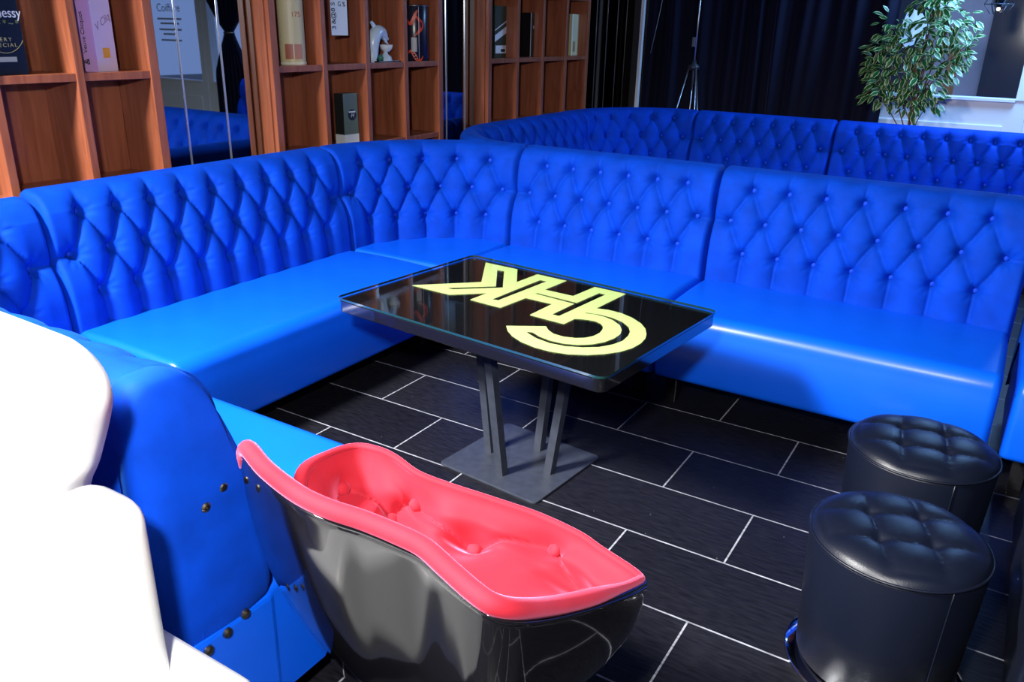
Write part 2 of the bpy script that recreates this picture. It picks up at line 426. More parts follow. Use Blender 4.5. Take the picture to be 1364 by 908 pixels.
def sofa_straight(L, n, label, loc, rz, H=.985, group=None, piping=True):
    t = thing('sofa_section', label, 'sofa', loc, rz, group)
    st = link('seat', seat_straight(L), LEATHER, t)
    me, b = build_back(lambda u: (Vector((u, 0, 0)), Vector((0, 1, 0))), L, n, int(L/.008), H)
    bk = link('backrest', me, VELVET, t); put_buttons(b, bk)
    boxo('base_rail', (.03, L-.03, -.52, .17, .09, .135), BLACKMATT, t)
    sofa_legs(t, [(.08, -.55), (L-.08, -.55), (.08, .12), (L-.08, .12)])
    return t
RC = .65
def sofa_corner(label, loc, rz, H=.985):
    t = thing('corner_sofa_section', label, 'sofa', loc, rz)
    L = RC*PI/2
    def path(u):
        a = PI - u/RC; d = Vector((math.cos(a), math.sin(a), 0)); return d*RC, d
    me, b = build_back(path, L, 6, 128, H)
    bk = link('backrest', me, VELVET, t); put_buttons(b, bk)
    # quarter-disc seat
    bm = bmesh.new(); g = .006; out = [Vector((-.012, .012, 0))] 
    K = 24
    ring = [Vector((-g, g, 0)) + Vector((math.cos(PI-PI/2*k/K), math.sin(PI-PI/2*k/K), 0))*(RC+.012-g) for k in range(K+1)]
    c = Vector((-g, g, 0))
    def layer(s, z):   # s: inset
        cc = c + Vector((-s, s, 0))
        return [bm.verts.new(cc + Vector((0, 0, z)))] + [bm.verts.new(Vector((min(p.x, -g-s), max(p.y, g+s), z))) for p in ring]
    Ls = [layer(0, .13), layer(0, .415), layer(.004, .435), layer(.014, .448), layer(.03, .452)]
    for A, B in zip(Ls, Ls[1:]):
        m_ = len(A)
        for k in range(m_):
            q = (k+1) % m_; bm.faces.new((A[k], A[q], B[q], B[k]))
    bm.faces.new(Ls[-1]); bm.faces.new(Ls[0][::-1])
    from_bm('seat', bm, LEATHER, t)
    sofa_legs(t, [(-.08, .08), (-.5, .1), (-.1, .5)])
    return t
H2 = .960
s = sofa_corner('curved blue velvet corner section between the shelf-side bench and the bench behind the table', (-2.37, 3.22, 0), 0)
sofa_straight(1.58, 10, 'long blue buttoned bench section under the shelves, left of the table', (-3.02, 1.64, 0), PI/2)
sofa_straight(1.14, 7, 'blue buttoned bench section behind the black table, right of the curved corner', (-2.365, 3.87, 0), 0)
sofa_straight(1.35, 8, 'blue buttoned bench section with a bright streak on its seat, behind the black stools', (-1.22, 3.87, 0), 0)
sofa_straight(1.14, 7, 'blue bench section cut off by the right edge of the photo, past a dark gap', (.165, 3.87, 0), 0)
s = sofa_corner('curved blue velvet corner section at the left edge, beside the white chair', (-2.37, 1.64, -.02), PI/2)
# near section with its rounded end towards the camera
nb = thing('sofa_section', 'blue bench section whose rounded studded velvet end stands next to the white chair', 'sofa', (-1.27, .99, 0), PI)
sm = seat_straight(1.10); 
so = link('seat', sm, LEATHER, nb); so.location = (-.045, 0, -.025)
me, b = build_back(lambda u: (Vector((u, 0, 0)), Vector((0, 1, 0))), 1.10, 7, 138, .985, .25)
bk = link('backrest', me, VELVET, nb); put_buttons(b, bk)
boxo('base_rail', (.0, 1.05, -.5, .17, .08, .115), BLACKMATT, nb)
sofa_legs(nb, [(.03, -.55), (1.0, -.55), (.05, .12), (1.0, .12)])
boxo('end_base', (-.046, .10, -.02, .25, .09, .40), LEATHER, nb, bev=.012)
# padded end panel, with brass studs  (local +x is world -x, local -y is world +y)
def end_panel(parent):
    P = [(p[0], p[1]) for p in back_profile(.985, .25)]
    front = [(y-.014*math.sin(PI*min(1, max(0, (z-.40)/.5)))-.014, z) for (y, z) in P[:64]]
    top = [(y, z+.012) for (y, z) in P[64:82]]
    out = [(-.005, .385)] + front[2:] + top + [(P[-1][0]+.004, .5), (P[-1][0]+.004, .355), (.1, .365)]
    cy = sum(p[0] for p in out)/len(out); cz = sum(p[1] for p in out)/len(out)
    bm = bmesh.new(); rings = []
    for (k, x) in ((1.0, .03), (1.0, -.012), (.985, -.024), (.95, -.034), (.86, -.044), (.7, -.05), (.45, -.054), (.2, -.055)):
        ring = []
        for (y, z) in out:
            yy = cy + (y-cy)*k; zz = cz + (z-cz)*lerp(1, k, .8)
            w = 0
            if x < -.02:   # pull-folds fanning up from the lower studs
                w = .009*math.sin(46*(yy*.8 - zz*.35))*sstep(.62, .42, zz)
            ring.append(bm.verts.new((x + w, yy, zz)))
        rings.append(ring)
    n = len(out)
    for A, B in zip(rings, rings[1:]):
        for k in range(n): q = (k+1) % n; bm.faces.new((A[k], A[q], B[q], B[k]))
    bm.faces.new(rings[-1]); bm.faces.new(rings[0][::-1])
    o = from_bm('end_panel', bm, VELVET, parent, True)
    # seam welt between end panel and rear, and the curved join over the shoulder
    tubeo('piping', [(-.036, .165-.0*i, lerp(.20, .89, i/10)) for i in range(11)], .004, VELVET, o, 6)
    tubeo('piping', [(-.050, lerp(.125, .012, i/8), lerp(.70, .765, i/8) + .02*(i/8)**2) for i in range(9)], .0035, VELVET, o, 6)
    st = bmesh.new(); add_lathe(st, [(0, .006), (.007, .005), (.011, .002), (.012, -.003)], 16); bmesh.ops.recalc_face_normals(st, faces=st.faces)
    sme = bpy.data.meshes.new('stud'); st.to_mesh(sme); st.free(); sme.materials.append(BRASS)
    for (wy, wz) in ((.905, .728), (.86, .705), (.925, .40), (.875, .385), (.825, .375)):
        q = bpy.data.objects.new('brass_stud', sme); COL.objects.link(q); q.parent = o
        q.matrix_local = Matrix.Translation((-.052 if wz > .5 else -.05, .99-wy, wz)) @ Vector((-1, 0, 0)).to_track_quat('Z', 'Y').to_matrix().to_4x4()
    return o
end_panel(nb)
# second booth behind
sofa_corner('dark curved velvet sofa corner back to back with the front booth, below the middle shelf', (-2.45, 4.98, 0), PI/2, H2)
sofa_straight(1.32, 8, 'dark blue buttoned bench section under the farthest shelf', (-3.10, 4.98, 0), PI/2, H2)
sofa_corner('dark blue buttoned corner section in the far corner by the white strip', (-2.45, 6.30, 0), 0, H2)
f1 = sofa_straight(1.16, 7, 'dark blue buttoned bench section in front of the curtain, left of the plant', (-2.45, 6.95, 0), 0, H2)
f2 = sofa_straight(1.44, 9, 'dark blue buttoned bench section in front of the ficus plant', (-1.285, 6.95, 0), 0, H2)
c = copy_tree(f1); c.location = (.158, 6.95, 0); c['label'] = 'dark blue buttoned bench section at the far right edge, below the window'
# ================================================================== TABLE
T = thing('lounge_table', 'black rectangular lounge table with a gold monogram under its glass top', 'table', (-1.425, 2.435, 0), math.radians(-5.6))
def rrect(hx, hy, r, n=6):
    P = []
    for (cx, cy, a0) in ((hx-r, hy-r, 0), (-hx+r, hy-r, 90), (-hx+r, -hy+r, 180), (hx-r, -hy+r, 270)):
        for k in range(n+1): a = math.radians(a0 + 90*k/n); P.append((cx + r*math.cos(a), cy + r*math.sin(a)))
    return P
def slab(name, hx, hy, r, z0, z1, m, parent, bev=0):
    o = prism(name, rrect(hx, hy, r), Matrix.Translation((0, 0, z0)), z1-z0, m, parent)
    if bev:
        md = o.modifiers.new('bevel', 'BEVEL'); md.width = bev; md.segments = 2; md.limit_method = 'ANGLE'
    return o
slab('tabletop', .575, .395, .03, .602, .646, BLACKGLOSS, T, .003)
gp = slab('glass_pane', .578, .398, .03, .6485, .6565, TABLEGLASS, T)
# the glass rim reads green: give the side faces of the pane their own tinted material
gp.data.materials.append(GLASSEDGE)
for p in gp.data.polygons:
    if abs(p.normal.z) < .5: p.material_index = 1
slab('base_plate', .232, .222, .02, 0, .009, BLACKMETAL, T, .002)
slab('top_bracket', .2, .16, .01, .594, .602, BLACKMETAL, T)
inv = Matrix.Rotation(math.radians(5.6), 4, 'Z') @ Matrix.Translation((1.425, -2.435, 0))
feet = [(-1.427, 2.302), (-1.282, 2.413), (-1.406, 2.550), (-1.560, 2.427)]
tops = [(-1.455, 2.235), (-1.215, 2.43), (-1.385, 2.61), (-1.62, 2.42)]
for a, b_ in zip(feet, tops):
    A = inv @ Vector((a[0], a[1], .009)); B = inv @ Vector((b_[0], b_[1], .595))
    bm = bmesh.new(); d = .018; rings = []
    ang = .75
    for P in (A, B):
        rings.append([bm.verts.new(P + Vector((math.cos(ang+PI/2*k)*d*1.3, math.sin(ang+PI/2*k)*d*1.3, 0))) for k in range(4)])
    for k in range(4): q = (k+1) % 4; bm.faces.new((rings[0][k], rings[0][q], rings[1][q], rings[1][k]))
    bm.faces.new(rings[0][::-1]); bm.faces.new(rings[1])
    from_bm('leg', bm, BLACKMETAL, T)
# monogram: outline traced on the table plane, in metres from the table centre (see LOGO_*)
LOGO_POLYS = [[(-0.4854, -0.088), (-0.3084, 0.1247), (-0.4769, 0.3604), (-0.3103, 0.3671), (-0.2018, 0.2185), (-0.2037, 0.3636), (-0.0599, 0.3656), (-0.0575, 0.2107), (0.0689, 0.2159), (0.0701, 0.371), (0.2102, 0.3735), (0.2151, 0.1503), (0.2582, 0.1642), (0.312, 0.1631), (0.3668, 0.1451), (0.4179, 0.1143), (0.4569, 0.0758), (0.4855, 0.0309), (0.5021, -0.0071), (0.5121, -0.0566), (0.5122, -0.1126), (0.4983, -0.1654), (0.4696, -0.2139), (0.4325, -0.2548), (0.382, -0.2884), (0.325, -0.3062), (0.2657, -0.309), (0.2043, -0.2981), (0.1531, -0.2764), (0.1095, -0.246), (0.0775, -0.2126), (0.1843, -0.1271), (0.2102, -0.1518), (0.2454, -0.1705), (0.2848, -0.1711), (0.3229, -0.1562), (0.3461, -0.1333), (0.3585, -0.1005), (0.3588, -0.0626), (0.3481, -0.0255), (0.3333, 0.0012), (0.3134, 0.0194), (0.2873, 0.0296), (0.2591, 0.0269), (0.2316, 0.0148), (0.2169, 0.0021), (0.2171, -0.0668), (0.0722, -0.067), (0.0631, 0.0861), (-0.0542, 0.079), (-0.0569, -0.0733), (-0.1982, -0.0746), (-0.201, 0.0336), (-0.2984, -0.0788)], [(-0.3581, -0.024), (-0.2291, 0.118), (-0.3677, 0.3028), (-0.3372, 0.3101), (-0.1988, 0.1235), (-0.3309, -0.0227)], [(-0.1379, -0.0184), (-0.1486, 0.3058), (-0.1172, 0.3092), (-0.1143, -0.0117)], [(-0.0589, 0.1441), (-0.0546, 0.158), (0.1235, 0.1573), (0.1262, 0.3162), (0.1543, 0.3165), (0.1581, -0.0098), (0.1298, -0.012), (0.1245, 0.1394)], [(0.2106, 0.0753), (0.2153, 0.0881), (0.2577, 0.1021), (0.3077, 0.1025), (0.3612, 0.0867), (0.404, 0.054), (0.4317, 0.0153), (0.4467, -0.0249), (0.4555, -0.0762), (0.448, -0.1255), (0.4243, -0.1765), (0.3872, -0.2123), (0.3398, -0.2389), (0.2858, -0.2499), (0.2273, -0.2424), (0.1858, -0.2261), (0.1644, -0.2141), (0.1822, -0.2019), (0.2203, -0.2189), (0.2702, -0.2274), (0.3188, -0.2217), (0.362, -0.2018), (0.3957, -0.1674), (0.4155, -0.1248), (0.4227, -0.0751), (0.4178, -0.0272), (0.401, 0.0122), (0.3708, 0.0494), (0.3275, 0.0775), (0.286, 0.0888), (0.2458, 0.0884)]]
cu = bpy.data.curves.new('monogram', 'CURVE'); cu.dimensions = '2D'; cu.fill_mode = 'BOTH'; cu.extrude = .0005; cu.resolution_u = 1
for poly in LOGO_POLYS:
    sp = cu.splines.new('POLY'); sp.points.add(len(poly)-1); sp.use_cyclic_u = True
    for i, (x, y) in enumerate(poly): sp.points[i].co = (x, y, 0, 1)
o = bpy.data.objects.new('tmp', cu); COL.objects.link(o); bpy.context.view_layer.update()
me = bpy.data.meshes.new_from_object(o.evaluated_get(bpy.context.evaluated_depsgraph_get())); bpy.data.objects.remove(o)
me.transform(Matrix.Translation((0, 0, .6470)))
lo = link('monogram', me, LOGO, T); lo['label'] = 'pale gold monogram of the letters C, H and K'
# ================================================================== RED SHELL CHAIR
def catmull(P, per=6):
    out = []; N = len(P)
    for i in range(N):
        p0, p1, p2, p3 = P[(i-1) % N], P[i], P[(i+1) % N], P[(i+2) % N]
        for k in range(per):
            t = k/per
            out.append(.5*((2*p1) + (p2-p0)*t + (2*p0-5*p1+4*p2-p3)*t*t + (3*p1-p0-3*p2+p3)*t**3))
    return out
RIM = [(-1.117, 0.887, 0.85), (-1.03, 0.853, 0.85), (-0.926, 0.826, 0.85), (-0.849, 0.82, 0.85), (-0.781, 0.832, 0.845), (-0.714, 0.838, 0.84), (-0.661, 0.839, 0.835), (-0.605, 0.827, 0.825), (-0.552, 0.816, 0.815), (-0.515, 0.817, 0.805), (-0.494, 0.855, 0.78), (-0.482, 0.953, 0.725), (-0.464, 1.097, 0.66), (-0.454, 1.24, 0.6), (-0.469, 1.29, 0.58), (-0.569, 1.325, 0.58), (-0.629, 1.341, 0.585), (-0.73, 1.342, 0.595), (-0.835, 1.319, 0.61), (-0.944, 1.293, 0.625), (-1.024, 1.283, 0.635), (-1.095, 1.291, 0.65), (-1.143, 1.285, 0.66), (-1.198, 1.27, 0.66), (-1.219, 1.209, 0.665), (-1.211, 1.113, 0.67), (-1.19, 1.06, 0.64), (-1.18, 0.98, 0.7), (-1.155, 0.915, 0.79)]
CC = Vector((-.82, 1.10, 0))
rc = thing('shell_chair', 'coral pink buttoned tub chair with a glossy black shell, in front of the camera', 'chair', CC)
R3 = catmull([Vector(p) - CC for p in RIM], 6)
NR = len(R3)
def bowl(rim, bot, zb, n, ex_r, ex_z, off=0, disp=None):
    rows = []
    for i, p in enumerate(rim):
        r = []
        pr = Vector((p.x, p.y, 0)); l = pr.length; pr = pr*((l-off)/l)
        for k in range(n+1):
            s_ = k/n; a = s_*PI/2
            g = math.sin(a)**ex_r; h = (1-math.cos(a))**ex_z
            q = Vector((lerp(bot.x, pr.x, g), lerp(bot.y, pr.y, g), lerp(zb, p.z, h)))
            if disp: q = disp(q, i, s_)
            r.append(q)
        rows.append(r)
    bm = bmesh.new(); grid_mesh(bm, rows, True); bmesh.ops.remove_doubles(bm, verts=bm.verts, dist=.0005)
    return bm
shell = from_bm('shell', bowl(R3, Vector((0, .03, 0)), .20, 30, .78, .85), BLACKGLOSS, rc, True)
md = shell.modifiers.new('thick', 'SOLIDIFY'); md.thickness = .006; md.offset = 1
SEATC = Vector((0.02, .02, 0))
PADN = 8; PADPH = .42; PADS0 = .74; PADDS = .26
def pad_point(th, s_):
    i = th/PADN*NR; i0 = int(i) % NR; p = R3[i0]; l = math.hypot(p.x, p.y); k = (l-.004)/l
    a = s_*PI/2; g = math.sin(a)**.5; h = (1-math.cos(a))**1.25
    q = Vector((lerp(SEATC.x, p.x*k, g), lerp(SEATC.y, p.y*k, g), lerp(.47, p.z, h)))
    d = (Vector((0, 0, .75)) - q).normalized()
    return q, d
PBT = [pad_point((k - PADPH + o_) % PADN, s_)[0] for k in range(PADN) for (o_, s_) in ((0, PADS0), (.5, PADS0-PADDS))]
def tdisp(q, i, s_):
    fade = 1 - sstep(.60, 1.02, s_)
    th = i/NR * PADN; row = (s_ - PADS0)/PADDS
    qc = max(-1, min(0, row))
    a = th + PADPH + qc/2; b_ = th + PADPH - qc/2
    f = abs(math.sin(PI*a))*abs(math.sin(PI*b_)); h = f**.4 if f > 1e-9 else 0
    if row > 0: h = lerp(h, 1, sstep(0, 1.1, row)*.5)
    if row < -1: h = lerp(h, 1, sstep(-1, -1.6, row))
    c = Vector((0, 0, .75)); d = (c - q).normalized()
    bd = min((q-p).length for p in PBT)
    return q + d*((.050*h + .046*(1-math.exp(-(bd/.055)**2)) - .030)*fade + .014)
pad = from_bm('upholstery', bowl(R3, SEATC, .47, 60, .50, 1.25, .004, tdisp), PINK, rc, True)
roll = [Vector((p.x*.985, p.y*.985, p.z+.004)) for p in R3]
tubeo('rim_roll', roll, [lerp(.017, .009, sstep(-.05, .12, p.y)) for p in R3], PINK, rc, 12, True)
tubeo('rim_trim', [Vector((p.x*1.012, p.y*1.012, p.z-.014)) for p in R3], .004, BLACKGLOSS, rc, 8, True)
for k in range(PADN):
    for (th, s_) in ((k - PADPH, PADS0), (k - PADPH + .5, PADS0-PADDS)):
        p, d = pad_point(th % PADN, s_)
        p = p + d*.004
        bm = bmesh.new(); add_lathe(bm, [(0, .008), (.010, .0078), (.016, .003), (.0165, -.005)], 14)
        o = from_bm('button', bm, PINK, pad, True)
        o.matrix_local = Matrix.Translation(p) @ d.to_track_quat('Z', 'Y').to_matrix().to_4x4()
latheo('pedestal', [(.035, .012), (.035, .19), (.10, .215)], CHROME, rc, 24)
latheo('base_disc', [(0, .022), (.05, .02), (.2, .012), (.235, .006), (.238, 0), (0, 0)], CHROME, rc, 48)
# ================================================================== STOOLS
def stool(loc, rz, label):
    t = thing('round_stool', label, 'stool', loc, rz)
    R = .215
    latheo('body', [(.19, .025), (.199, .03), (.206, .2), (R, .39), (R-.002, .397), (0, .398)], BLACKLEATHER, t, 64)
    bm = bmesh.new(); rows = []
    nr = 34; na = 96
    for i in range(na):
        a = 2*PI*i/na; r_ = []
        for k in range(nr+1):
            r = R*(k/nr); x = r*math.cos(a); y = r*math.sin(a)
            d = .125
            px = x/d + .5; py = y/d + .5
            f = (abs(math.sin(PI*px))*abs(math.sin(PI*py)))**.30
            bd = min(math.hypot(x-sx*d/2, y-sy*d/2) for sx in (-1, 1) for sy in (-1, 1))
            e = (1-(k/nr)**6)
            z = .400 + .026*math.sqrt(max(0, 1-(k/nr)**5.0)) + (.016*f - .008*math.exp(-(bd/.02)**2))*e
            r_.append(Vector((x, y, z)))
        rows.append(r_)
    grid_mesh(bm, rows, True); bmesh.ops.remove_doubles(bm, verts=bm.verts, dist=.0004)
    c = from_bm('cushion', bm, BLACKLEATHER, t, True)
    tubeo('piping', [(math.cos(2*PI*k/64)*(R+.001), math.sin(2*PI*k/64)*(R+.001), .400) for k in range(64)], .0038, BLACKLEATHER, t, 8, True)
    tubeo('side_seam', [(math.cos(-1.2)*lerp(.2, R+.001, k/8), math.sin(-1.2)*lerp(.2, R+.001, k/8), lerp(.04, .395, k/8)) for k in range(9)], .002, BLACKLEATHER, t, 6)
    latheo('base_ring', [(.222, 0), (.228, .004), (.224, .012), (.18, .016), (.12, .026), (0, .026)], CHROME, t, 64)
    return t
stool((-.058, 2.03, 0), .35, 'black leatherette drum stool nearest the camera, in front of the other one')
stool((-.065, 2.60, 0), .15, 'black leatherette drum stool against the blue bench, behind the nearer stool')
# dark leather bench end at the right edge
t = thing('leather_bench', 'black leather bench barely visible at the right edge of the photo beside the stools', 'bench', (.52, 2.35, 0))
boxo('seat', (-.29, .29, -.62, .62, .28, .46), BLACKLEATHER, t, bev=.03, seg=4, smooth=True)
boxo('skirt', (-.275, .275, -.6, .6, .05, .285), BLACKLEATHER, t, bev=.01)
for x in (-.24, .24):
    for y in (-.56, .56): boxo('leg', (x-.02, x+.02, y-.02, y+.02, 0, .055), BLACKGLOSS, t)
# ================================================================== WHITE CHAIR
wc = thing('white_armchair', 'overexposed white high-backed armchair in the lower left corner', 'armchair', (-1.48, .32, 0))
def soft(name, b, bev, parent, seg=6, M=None, m=WHITE):
    return boxo(name, b, m, parent, bev=bev, seg=seg, M=M, smooth=True)
# rounded back, leaning and narrowing towards the arms
out = [(-.36, .80), (-.40, .95), (-.41, 1.06), (-.36, 1.125), (-.27, 1.14), (.20, 1.135), (.30, 1.128), (.355, 1.10), (.368, 1.055), (.345, 1.0), (.30, .92), (.235, .80), (.22, .5), (-.34, .5)]
bm = bmesh.new(); rings = []
cx = sum(p[0] for p in out)/len(out); cz = sum(p[1] for p in out)/len(out)
op = catmull([Vector((p[0], 0, p[1])) for p in out], 4)
for (k, y) in ((.80, .22), (.95, .225), (1.0, .25), (1.0, .31), (.95, .335), (.80, .34)):
    rings.append([bm.verts.new((cx + (p.x-cx)*lerp(1, k, .5), y, cz + (p.z-cz)*lerp(1, k, .5))) for p in op])
for A, B in zip(rings, rings[1:]):
    for k in range(len(op)): q = (k+1) % len(op); bm.faces.new((A[k], A[q], B[q], B[k]))
bm.faces.new(rings[0]); bm.faces.new(rings[-1][::-1])
from_bm('backrest', bm, WHITE, wc, True)
soft('armrest', (.27, .425, -.40, .335, .30, .895), .06, wc)
soft('armrest', (-.52, -.37, -.40, .335, .30, .895), .06, wc)
soft('seat', (-.37, .27, -.42, .22, .30, .52), .05, wc)
soft('base', (-.54, .56, -.44, .40, .10, .545), .05, wc)
for x in (-.45, .45):
    for y in (-.36, .30): latheo('leg', [(.02, 0), (.026, .11), (0, .11)], CHROME, wc, 16, c=(x, y))
# ================================================================== SHELF GOODS
ZS = 1.385
def fr(y0, z, x):   # label frame on a face that looks towards +x: text runs along +y
    return frame((x, y0, z), (0, 1, 0), (0, 0, 1))
def carton(name, label, cat, y0, y1, x1, depth, z0, h, m, rz=0):
    """box standing on a shelf board; front face looks to +x"""
    t = thing(name, label, cat, (x1-depth/2, (y0+y1)/2, z0), rz)
    w = (y1-y0)/2
    boxo('carton', (-depth/2, depth/2, -w, w, 0, h), m, t, bev=.0015)
    return t, depth/2 + .0006, w
INKW = mat('white_ink', (.75, .8, .85), .5); INKK = mat('black_ink', (.01, .01, .012), .5); INKG = mat('gold_ink', (.5, .45, .2), .4)
NAVY = mat('navy_card', (.006, .012, .03), .35)
t, fx, w = carton('cognac_box', 'black boxed cognac with white brand lettering on the nearest shelf', 'box', 1.685, 1.85, -3.36, .11, ZS, .42, NAVY)
lettering('brand_lettering', 'Hennessy', .05, fr(.008, .222, fx), INKW, t, sx=.85)
lettering('grade_lettering', 'VERY', .02, fr(.008, .128, fx), INKG, t, space=1.5)
lettering('grade_lettering', 'SPECIAL', .02, fr(.008, .108, fx), INKG, t, space=1.4)
boxo('label_strip', (fx-.0005, fx+.0006, -.035, .045, .048, .066), mat('silver_label', (.4, .42, .4), .4), t, bev=0)
bm = bmesh.new(); add_tube(bm, [(fx, .09*math.sin(a)+.01, .20 - .12*math.cos(a)) for a in [(-1.0 + 2.0*k/20) for k in range(21)] if abs(.09*math.sin(a)+.01) < w], .0012, 5); from_bm('emblem_arc', bm, INKG, t)
lettering('grape_garland', '* ~ * ~ * ~ *', .03, fr(0, .186, fx), mat('green_gold_ink', (.25, .3, .1), .5), t)
PINKC = mat('pale_pink_card', (.72, .56, .72), .45); LILAC = mat('lilac_card', (.62, .35, .72), .45)
cz_ = 2.185
t = thing('champagne_box', 'pink and lilac champagne box with an orange seal on the nearest shelf', 'box', (-3.425, cz_, ZS), math.radians(16))
boxo('carton', (-.05, .05, -.058, .058, 0, .45), PINKC, t, bev=.001)
boxo('lilac_side', (-.05, .05, -.0592, -.0580, 0, .45), LILAC, t, bev=0)
fy = frame((0.0, -.0596, .155), (0, 0, 1), (-1, 0, 0))
lettering('brand_lettering', 'Veuve Clicquot', .026, fy, INKK, t, sx=1.0)
lettering('monogram_stamp', '&', .04, frame((0, -.0596, .04), (0, 0, 1), (-1, 0, 0)), INKK, t)
lettering('signature', 'V Cliq', .04, frame((.0506, 0, .195), (0, .85, .5), (0, -.5, .85)), mat('faded_ink', (.35, .2, .3), .5), t, shear=.4)
boxo('orange_seal', (.05, .0512, -.018, .022, .055, .095), mat('orange_label', (.85, .36, .02), .5), t, bev=0)
t = thing('whisky_tube', 'tall cream cardboard tube with red-brown base panel on the middle shelf', 'tube', (-3.42, 3.305, ZS))
latheo('tube', [(0, 0), (.068, 0), (.068, .46), (0, .46)], mat('cream_card', (.66, .58, .32), .45), t, 40, smooth=False)
latheo('bottom_rim', [(.0685, 0), (.0705, .002), (.0705, .014), (.0685, .016)], mat('cream_tin', (.75, .72, .6), .35), t, 40)
def curved_label(name, r, a0, a1, z0, z1, m, parent):
    bm = bmesh.new(); grid_mesh(bm, [[Vector((r*math.cos(a), r*math.sin(a), z)) for z in (z0, z1)] for a in [lerp(a0, a1, k/10) for k in range(11)]]); return from_bm(name, bm, m, parent, True)
BRICK = mat('brick_red_ink', (.42, .13, .08), .5)
curved_label('printed_panel', .0688, -1.35, -.72, .03, .105, BRICK, t); curved_label('printed_panel', .0688, -.62, .05, .03, .105, mat('faded_red_ink', (.55, .25, .16), .5), t)
lettering('number_lettering', '175', .036, frame((.0693*math.cos(-.35), .0693*math.sin(-.35), .25), (.343, .94, 0), (0, 0, 1)), BRICK, t)
lettering('small_emblem', 'A', .04, frame((.0693*math.cos(-.35), .0693*math.sin(-.35), .38), (.343, .94, 0), (0, 0, 1)), mat('brown_ink', (.12, .1, .05), .5), t)
# white paper sheet with symbols pinned up in the cell
t = thing('paper_sheet', 'white paper strip with black symbols hanging in the middle shelf', 'paper', (-3.335, 3.585, 1.545))
boxo('sheet', (0, .0015, -.065, .065, -.01, .40), mat('white_paper', (.8, .86, .84), .6), t, bev=0)
for k in range(9):
    lettering('script', random.choice('8S&$B3@%'), .042, frame((.0021, -.045, .03 + k*.03), (0, 0, 1), (0, -1, 0)), INKK, t)
for k, (yy, zz, ch) in enumerate(((.0, .20, 'X'), (.035, .20, 'H'), (.0, .15, 'G'), (.035, .15, '%'))):
    lettering('symbol', ch, .035, frame((.0021, yy+.005, zz), (0, 1, 0), (0, 0, 1)), INKK, t)
# dolphin figurine
t = thing('dolphin_figurine', 'white porcelain dolphin leaping over a small bowl on the middle shelf', 'figurine', (-3.40, 4.0, ZS), 0)
POR = mat('pale_blue_porcelain', (.7, .85, 1.0), .2, coat=.6)
boxo('plinth', (-.05, .06, -.085, .12, 0, .008), BLACKGLOSS, t, bev=.002)
pts = [(0, -.066, .008), (0, -.068, .05), (0, -.066, .10), (0, -.052, .145), (0, -.018, .17), (0, .02, .162), (0, .048, .135), (0, .066, .115)]
rr = [.024, .031, .037, .041, .040, .033, .019, .006]
bm = bmesh.new(); add_tube(bm, catmull([Vector(p) for p in pts], 4)[:-4][:29], [rr[min(7, i//4)]*(1-(i % 4)/4) + rr[min(7, i//4+1)]*(i % 4)/4 for i in range(28)] + [.004], 14); from_bm('body', bm, POR, t, True)
prism('dorsal_fin', [(-.03, 0), (.02, 0), (-.05, .055), (-.062, .05)], frame((-.005, -.02, .175), (0, 1, 0), (0, 0, 1)), .01, POR, t)
prism('flipper', [(0, 0), (.02, -.01), (.05, -.045), (.02, -.03)], frame((.02, 0, .14), (0, 1, 0), (0, 0, 1)), .008, POR, t)
latheo('bowl', [(0, .055), (.02, .057), (.036, .075), (.042, .098), (.040, .098), (.033, .08), (0, .066)], mat('white_porcelain', (.85, .87, .85), .2, coat=.5), t, 28, c=(0, .055))
latheo('foot', [(.042, .008), (.036, .03), (.018, .042), (.012, .057), (0, .057)], POR, t, 20, c=(0, .045))
o = latheo('shell_ornament', [(0, .045), (.012, .04), (.018, .025), (.014, .008), (0, .008)], mat('green_glaze', (.05, .22, .14), .3), t, 12, c=(.02, -.025))
# dragon tube
t = thing('dragon_tube', 'black round tin with a red dragon swirl on the middle shelf', 'tube', (-3.425, 4.365, ZS))
latheo('tin', [(0, 0), (.088, 0), (.09, .003), (.09, .325), (.087, .33), (0, .33)], mat('black_tin_print', (.012, .012, .03), .25), t, 48)
tubeo('tin_rim', [(.0895*math.cos(2*PI*k/48), .0895*math.sin(2*PI*k/48), .325) for k in range(48)], .0025, mat('steel_rim', (.5, .5, .5), .3, 1), t, 6, True)
RED = mat('red_orange_ink', (.75, .06, .02), .4)
def wrap(name, pts, wd, m, parent, R=.0905, c=0):
    bm = bmesh.new(); rows = []
    for i, (a, z) in enumerate(pts):
        a0, z0 = pts[max(0, i-1)]; a1, z1 = pts[min(len(pts)-1, i+1)]
        ta, tz = (a1-a0)*R, (z1-z0); l = math.hypot(ta, tz) or 1; w_ = wd*math.sin(PI*(i+.6)/(len(pts)+.2))
        r = []
        for s_ in (-1, 1):
            aa = a - s_*tz/l*w_/R; zz = z + s_*ta/l*w_
            r.append(Vector((R*math.cos(aa), R*math.sin(aa), zz)))
        rows.append(r)
    grid_mesh(bm, rows); return from_bm(name, bm, m, parent, True)
wrap('dragon_print', [(-.95 + .55*math.sin(k/16*PI), .275 - .13*(k/16)) for k in range(17)], .013, RED, t)
wrap('dragon_print', [(-1.5 + .9*k/12 , .26 - .04*math.sin(k/12*PI*1.5)) for k in range(13)], .011, RED, t)
wrap('dragon_print', [(-1.5 + 1.2*k/12 , .03 + .03*math.sin(k/12*PI*2)) for k in range(13)], .011, RED, t)
curved_label('silver_plate', .0908, -1.15, -.75, .055, .14, mat('grey_label', (.42, .42, .46), .4), t)
tubeo('seam_line', [(.0905*math.cos(-.6), .0905*math.sin(-.6), z) for z in (.01, .32)], .0015, INKW, t, 6)
